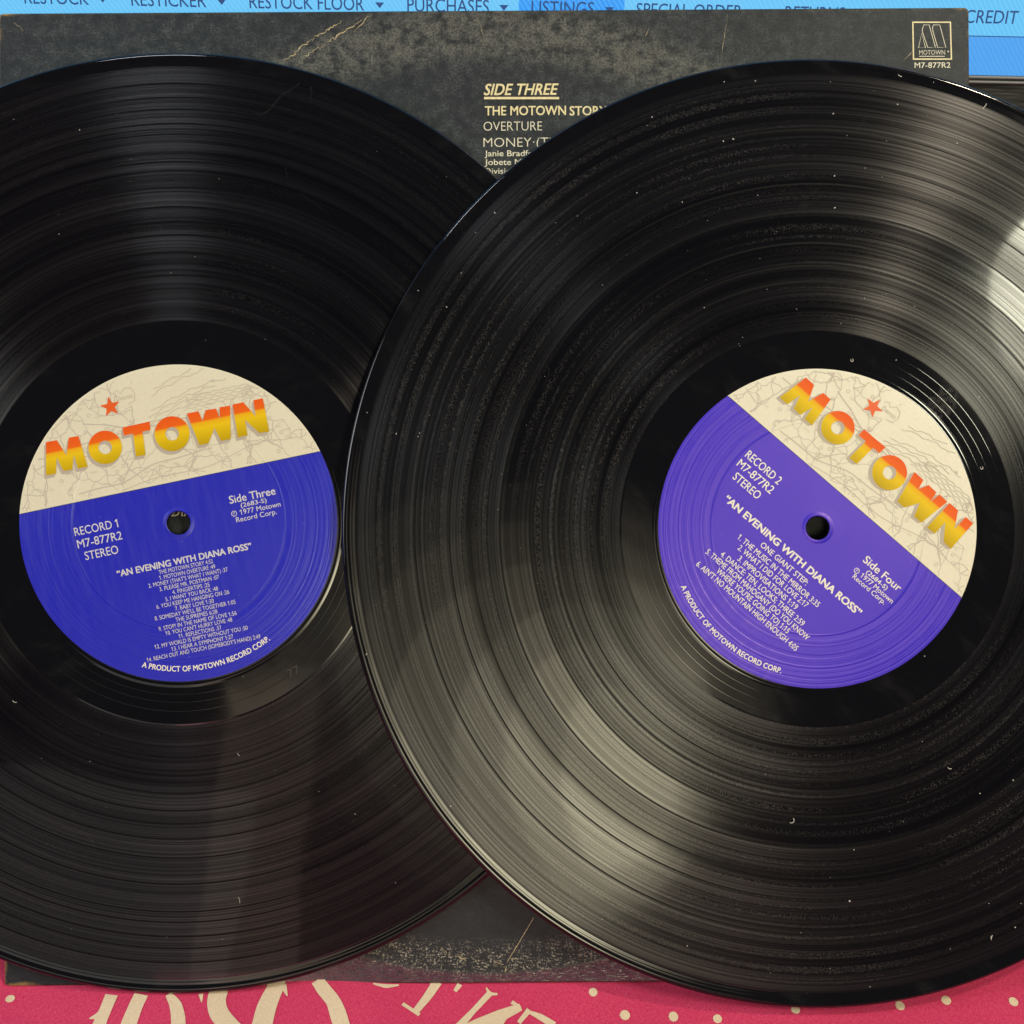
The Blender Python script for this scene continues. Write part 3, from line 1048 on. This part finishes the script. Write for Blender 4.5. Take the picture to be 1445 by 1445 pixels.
def screen_mat(name, c1, c2, strength):
    k = NT(name)
    o = k.obj()
    w = k.n("ShaderNodeTexWave", wave_type='BANDS', bands_direction='DIAGONAL')
    k.l(k.mapping(o, (900, 640, 1)), w.inputs["Vector"])
    w.inputs["Scale"].default_value = 0.42
    w.inputs["Distortion"].default_value = 1.6
    w.inputs["Detail"].default_value = 1.0
    c = k.mix(w.outputs["Fac"], c1, c2)
    k.set("Base Color", (0.01, 0.01, 0.012))
    k.l(c, k.b.inputs["Emission Color"])
    k.set("Emission Strength", strength)
    k.set("Roughness", 0.3)
    return k.m


M['scr'] = screen_mat("screen_light_blue", (0.125, 0.53, 0.91), (0.165, 0.585, 0.95), 0.9)
M['scr_mid'] = screen_mat("screen_mid_blue", (0.075, 0.35, 0.84), (0.09, 0.39, 0.90), 0.9)
M['scr_tab'] = screen_mat("screen_tab_blue", (0.02, 0.28, 0.88), (0.05, 0.40, 0.94), 0.9)
M['scr_ink'] = plain("screen_navy_ink", (0.012, 0.045, 0.16), 0.5)
_k = NT("screen_text_blue")
_k.set("Base Color", (0.01, 0.02, 0.06))
_k.set("Emission Color", (0.012, 0.05, 0.17))
_k.set("Emission Strength", 1.0)
M['scr_ink'] = _k.m
M['bezel'] = plain("silver_bezel", (0.62, 0.62, 0.64), 0.3, metal=0.6)
_k = NT("black_grained_plastic")
_g = _k.noise(_k.mapping(_k.obj(), (60, 900, 60)), 1.0, 4, 0.6)
_k.l(_k.mix(_k.step(_g, 0.35, 0.7), (0.012, 0.013, 0.014), (0.075, 0.078, 0.08)), _k.b.inputs["Base Color"])
_k.set("Roughness", 0.45)
_k.l(_k.bump(_g, 0.0004, 0.6), _k.b.inputs["Normal"])
M['chin'] = _k.m

monitor = empty("computer_monitor", MMAT)
tag(monitor, "computer monitor showing a blue menu bar, standing behind the black sleeve", "monitor")
bl = mon(1410, 106.5)                                # lower edge of the lit screen
SB = bl[1]
SX0, SX1, ST = -235.0, 215.0, SB + 268.0
y50 = mon(1410, 51.5)[1]


def boxm(name, x0, x1, y0, y1, z0, z1, mat, parent, bev=0.0):
    b_ = bmesh.new()
    bmesh.ops.create_cube(b_, size=1)
    for v in b_.verts:
        v.co = Vector(((x0 + x1) / 2 + v.co.x * (x1 - x0), (y0 + y1) / 2 + v.co.y * (y1 - y0), (z0 + z1) / 2 + v.co.z * (z1 - z0))) * MM
    if bev:
        bmesh.ops.bevel(b_, geom=b_.edges[:], offset=bev * MM, segments=2, affect='EDGES')
    m_ = bpy.data.meshes.new(name)
    b_.to_mesh(m_)
    b_.free()
    m_.materials.append(mat)
    o = bpy.data.objects.new(name, m_)
    COL.objects.link(o)
    o.parent = parent
    return o


back = boxm("housing", SX0 - 6, SX1 + 6, SB - 44, ST + 6, -26, -0.4, M['chin'], monitor, 1.5)
scr = Sheet(0.0)
scr.poly([(SX0, SB), (SX1, SB), (SX1, ST), (SX0, ST)])
screen = scr.build("screen", M['scr_mid'], monitor)
scr = Sheet(0.1)
scr.poly([(SX0, y50), (SX1, y50), (SX1, y50 + 26), (SX0, y50 + 26)])
scr.build("menu_bar", M['scr'], screen)
scr = Sheet(0.2)
a = mon(732, 10)
b = mon(881, 10)
scr.poly([(a[0], y50 + 0.3), (b[0], y50 + 0.3), (b[0], y50 + 25), (a[0], y50 + 25)])
scr.build("highlighted_tab", M['scr_tab'], screen)
scr = Sheet(0.15)
scr.ribbon([(SX0, y50), (SX1, y50)], 0.3)
scr.build("divider", M['scr_ink'], screen)
# menu words share one line on the screen
base_l = mon(100, 6.2)
base_r = mon(1404, 33.0)


def base_y(x):
    t = (x - base_l[0]) / (base_r[0] - base_l[0])
    return base_l[1] * (1 - t) + base_r[1] * t


CAPM = 4.05
for word, p0, p1 in (("RESTOCK", 37, 127), ("RESTICKER", 187, 292), ("RESTOCK FLOOR", 353, 514), ("PURCHASES", 575, 690), ("LISTINGS", 750, 838), ("SPECIAL ORDER", 898, 1047), ("RETURNS", 1108, 1192), ("STORE CREDIT", 1290, 1438)):
    a = mon(p0, 15)[0]
    b = mon(p1, 15)[0]
    T = Sheet(0.3)
    T.add(text(word, a, b, base_y((a + b) / 2), CAPM, 0.004))
    T.build("menu_word", M['scr_ink'], screen)
for p0 in (147, 314, 536, 711, 860):
    a = mon(p0, 15)[0]
    y = base_y(a) + 1.0
    AR = Sheet(0.3)
    AR.poly([(a - 1.5, y + 1.6), (a, y - 0.2), (a + 1.5, y + 1.6)])
    AR.build("menu_arrow", M['scr_ink'], screen)
boxm("bezel_strip", SX0 - 5, SX1 + 5, SB - 0.9, SB - 0.15, -0.3, 1.0, M['bezel'], monitor, 0.2)
boxm("bezel_lip", SX0 - 5, SX1 + 5, SB - 2.4, SB - 1.7, -0.3, 1.2, M['bezel'], monitor, 0.2)
# stand down to the cloth
foot = MINV @ Vector((0, MON0.y + 0.09, 0.002))
boxm("stand_neck", -30, 30, -MON0.z / MM + 2, SB + 40, -46, -30, M['chin'], monitor, 3)
stand = boxm("stand_base", -110, 110, -90, 70, -0.0, 6, M['chin'], monitor, 2)
stand.matrix_world = Matrix.Translation((0, MON0.y + 0.10, 0.001))

# ------------------------------------------------------------------ dust on the records
rnd = random.Random(3)
dv, df = [], []


def speck(mat, x, y, z, size, elong=1.0):
    i = len(dv)
    a0 = rnd.uniform(0, 6.28)
    n = rnd.randint(5, 8)
    ca, sa = math.cos(a0), math.sin(a0)
    for q in range(n):
        t = 2 * math.pi * q / n
        rr = size * rnd.uniform(0.6, 1.1)
        u, w = rr * math.cos(t) * elong, rr * math.sin(t)
        dv.append(mat @ Vector(((x + u * ca - w * sa) * MM, (y + u * sa + w * ca) * MM, z * MM)))
    dv.append(mat @ Vector((x * MM, y * MM, (z + size * 0.9) * MM)))
    for q in range(n):
        df.append([i + q, i + (q + 1) % n, i + n])


def rec_px(mat, px, py):
    d = FR.to_3x3() @ Vector(((px - 722.5) / PXMM * MM, (722.5 - py) / PXMM * MM, -DIST))
    n = mat.to_3x3() @ Vector((0, 0, 1))
    t = (mat.translation - CAMP).dot(n) / d.dot(n)
    p = mat.inverted() @ (CAMP + d * t)
    return p.x / MM, p.y / MM


for px, py, sz in ((1066, 114, .28), (1176, 160, .34), (1178, 248, .4), (1178, 293, .3), (1021, 199, .26), (1035, 196, .28), (1267, 147, .3), (920, 165, .3), (899, 272, .25), (698, 300, .28), (651, 385, .2), (671, 328, .22), (630, 433, .28), (590, 410, .2), (592, 611, .26), (559, 612, .26), (518, 582, .2), (590, 616, .2),
                   (1351, 202, .28), (1022, 115, .2), (1172, 115, .18), (1221, 237, .22), (963, 285, .25), (1220, 421, .28), (1291, 432, .24), (994, 434, .24), (1048, 476, .22), (1265, 508, .22), (850, 402, .18), (1382, 560, .25), (1305, 926, .3), (1199, 1272, .35), (1430, 1101, .3), (1383, 1120, .28), (1399, 1323, .28), (636, 1138, .3), (970, 1335, .25), (1433, 1309, .25)):
    x, y = rec_px(MAT_B, px, py)
    speck(MAT_B, x, y, -0.15, sz * 0.9, rnd.uniform(0.8, 1.4))
for px, py, sz in ((112, 183, .24), (83, 330, .2), (241, 385, .22), (309, 252, .2), (322, 12, .1), (19, 168, .2), (290, 480, .2), (501, 1149, .22), (310, 1395, .25), (450, 1117, .2), (343, 955, .2), (558, 1246, .2), (275, 362, .2)):
    x, y = rec_px(MAT_A, px, py)
    speck(MAT_A, x, y, -0.2, sz * 0.8, rnd.uniform(0.8, 1.5))
for q in range(330):
    a, r = rnd.uniform(0, 6.283), math.sqrt(rnd.uniform(0.13, 1.0)) * 149
    speck(MAT_B, r * math.cos(a), r * math.sin(a), -0.25, 0.03 + 0.13 * rnd.random() ** 4, rnd.uniform(0.8, 2.2))
for q in range(240):
    a, r = rnd.uniform(0, 6.283), math.sqrt(rnd.uniform(0.13, 1.0)) * 149
    speck(MAT_A, r * math.cos(a), r * math.sin(a), -0.25, 0.03 + 0.08 * rnd.random() ** 4, rnd.uniform(0.8, 2.0))
for mat, n in ((MAT_B, 60), (MAT_A, 30)):
    for q in range(n):
        a, r = rnd.uniform(0, 6.283), rnd.uniform(5, 50)
        speck(mat, r * math.cos(a), r * math.sin(a), 0.13, 0.04 + 0.07 * rnd.random() ** 3, 1.3)


def hair(mat, px, py, length, ang, bend, w=0.09):
    x, y = rec_px(mat, px, py)
    i0 = len(dv)
    n = 8
    for q in range(n + 1):
        t = q / n - 0.5
        a = ang + bend * t
        p = (x + length * t * math.cos(a), y + length * t * math.sin(a))
        nx_, ny_ = -math.sin(a) * w, math.cos(a) * w
        for sg in (1, -1):
            dv.append(mat @ Vector(((p[0] + sg * nx_) * MM, (p[1] + sg * ny_) * MM, -0.12 * MM)))
    for q in range(n):
        df.append([i0 + 2 * q, i0 + 2 * q + 1, i0 + 2 * q + 3, i0 + 2 * q + 2])


for h in ((MAT_B, 1120, 1160, 2.4, 1.6, 1.5), (MAT_B, 1399, 1323, 1.6, -1.1, 0.6), (MAT_B, 1320, 113, 2.0, 1.7, 0.2), (MAT_B, 1390, 150, 2.2, 1.6, 0.3), (MAT_B, 1270, 107, 1.4, 0.2, 0.5), (MAT_B, 1203, 510, 1.8, 1.0, 2.5), (MAT_B, 1386, 662, 1.8, 0.9, 2.5), (MAT_B, 1340, 1085, 1.4, 0.4, 1.0), (MAT_B, 515, 925, 1.8, 1.0, 1.2),
          (MAT_A, 20, 991, 1.5, -0.6, 0.8, 0.07), (MAT_A, 336, 1065, 1.2, -1.2, 0.5, 0.06), (MAT_A, 338, 1270, 2.0, 1.6, 0.5, 0.05)):
    hair(*h)
dust = link("dust", dv, df, M['dust'])
tag(dust, "pale dust specks and short hairs scattered over both records", "dust", kind="stuff")

bpy.context.view_layer.update()
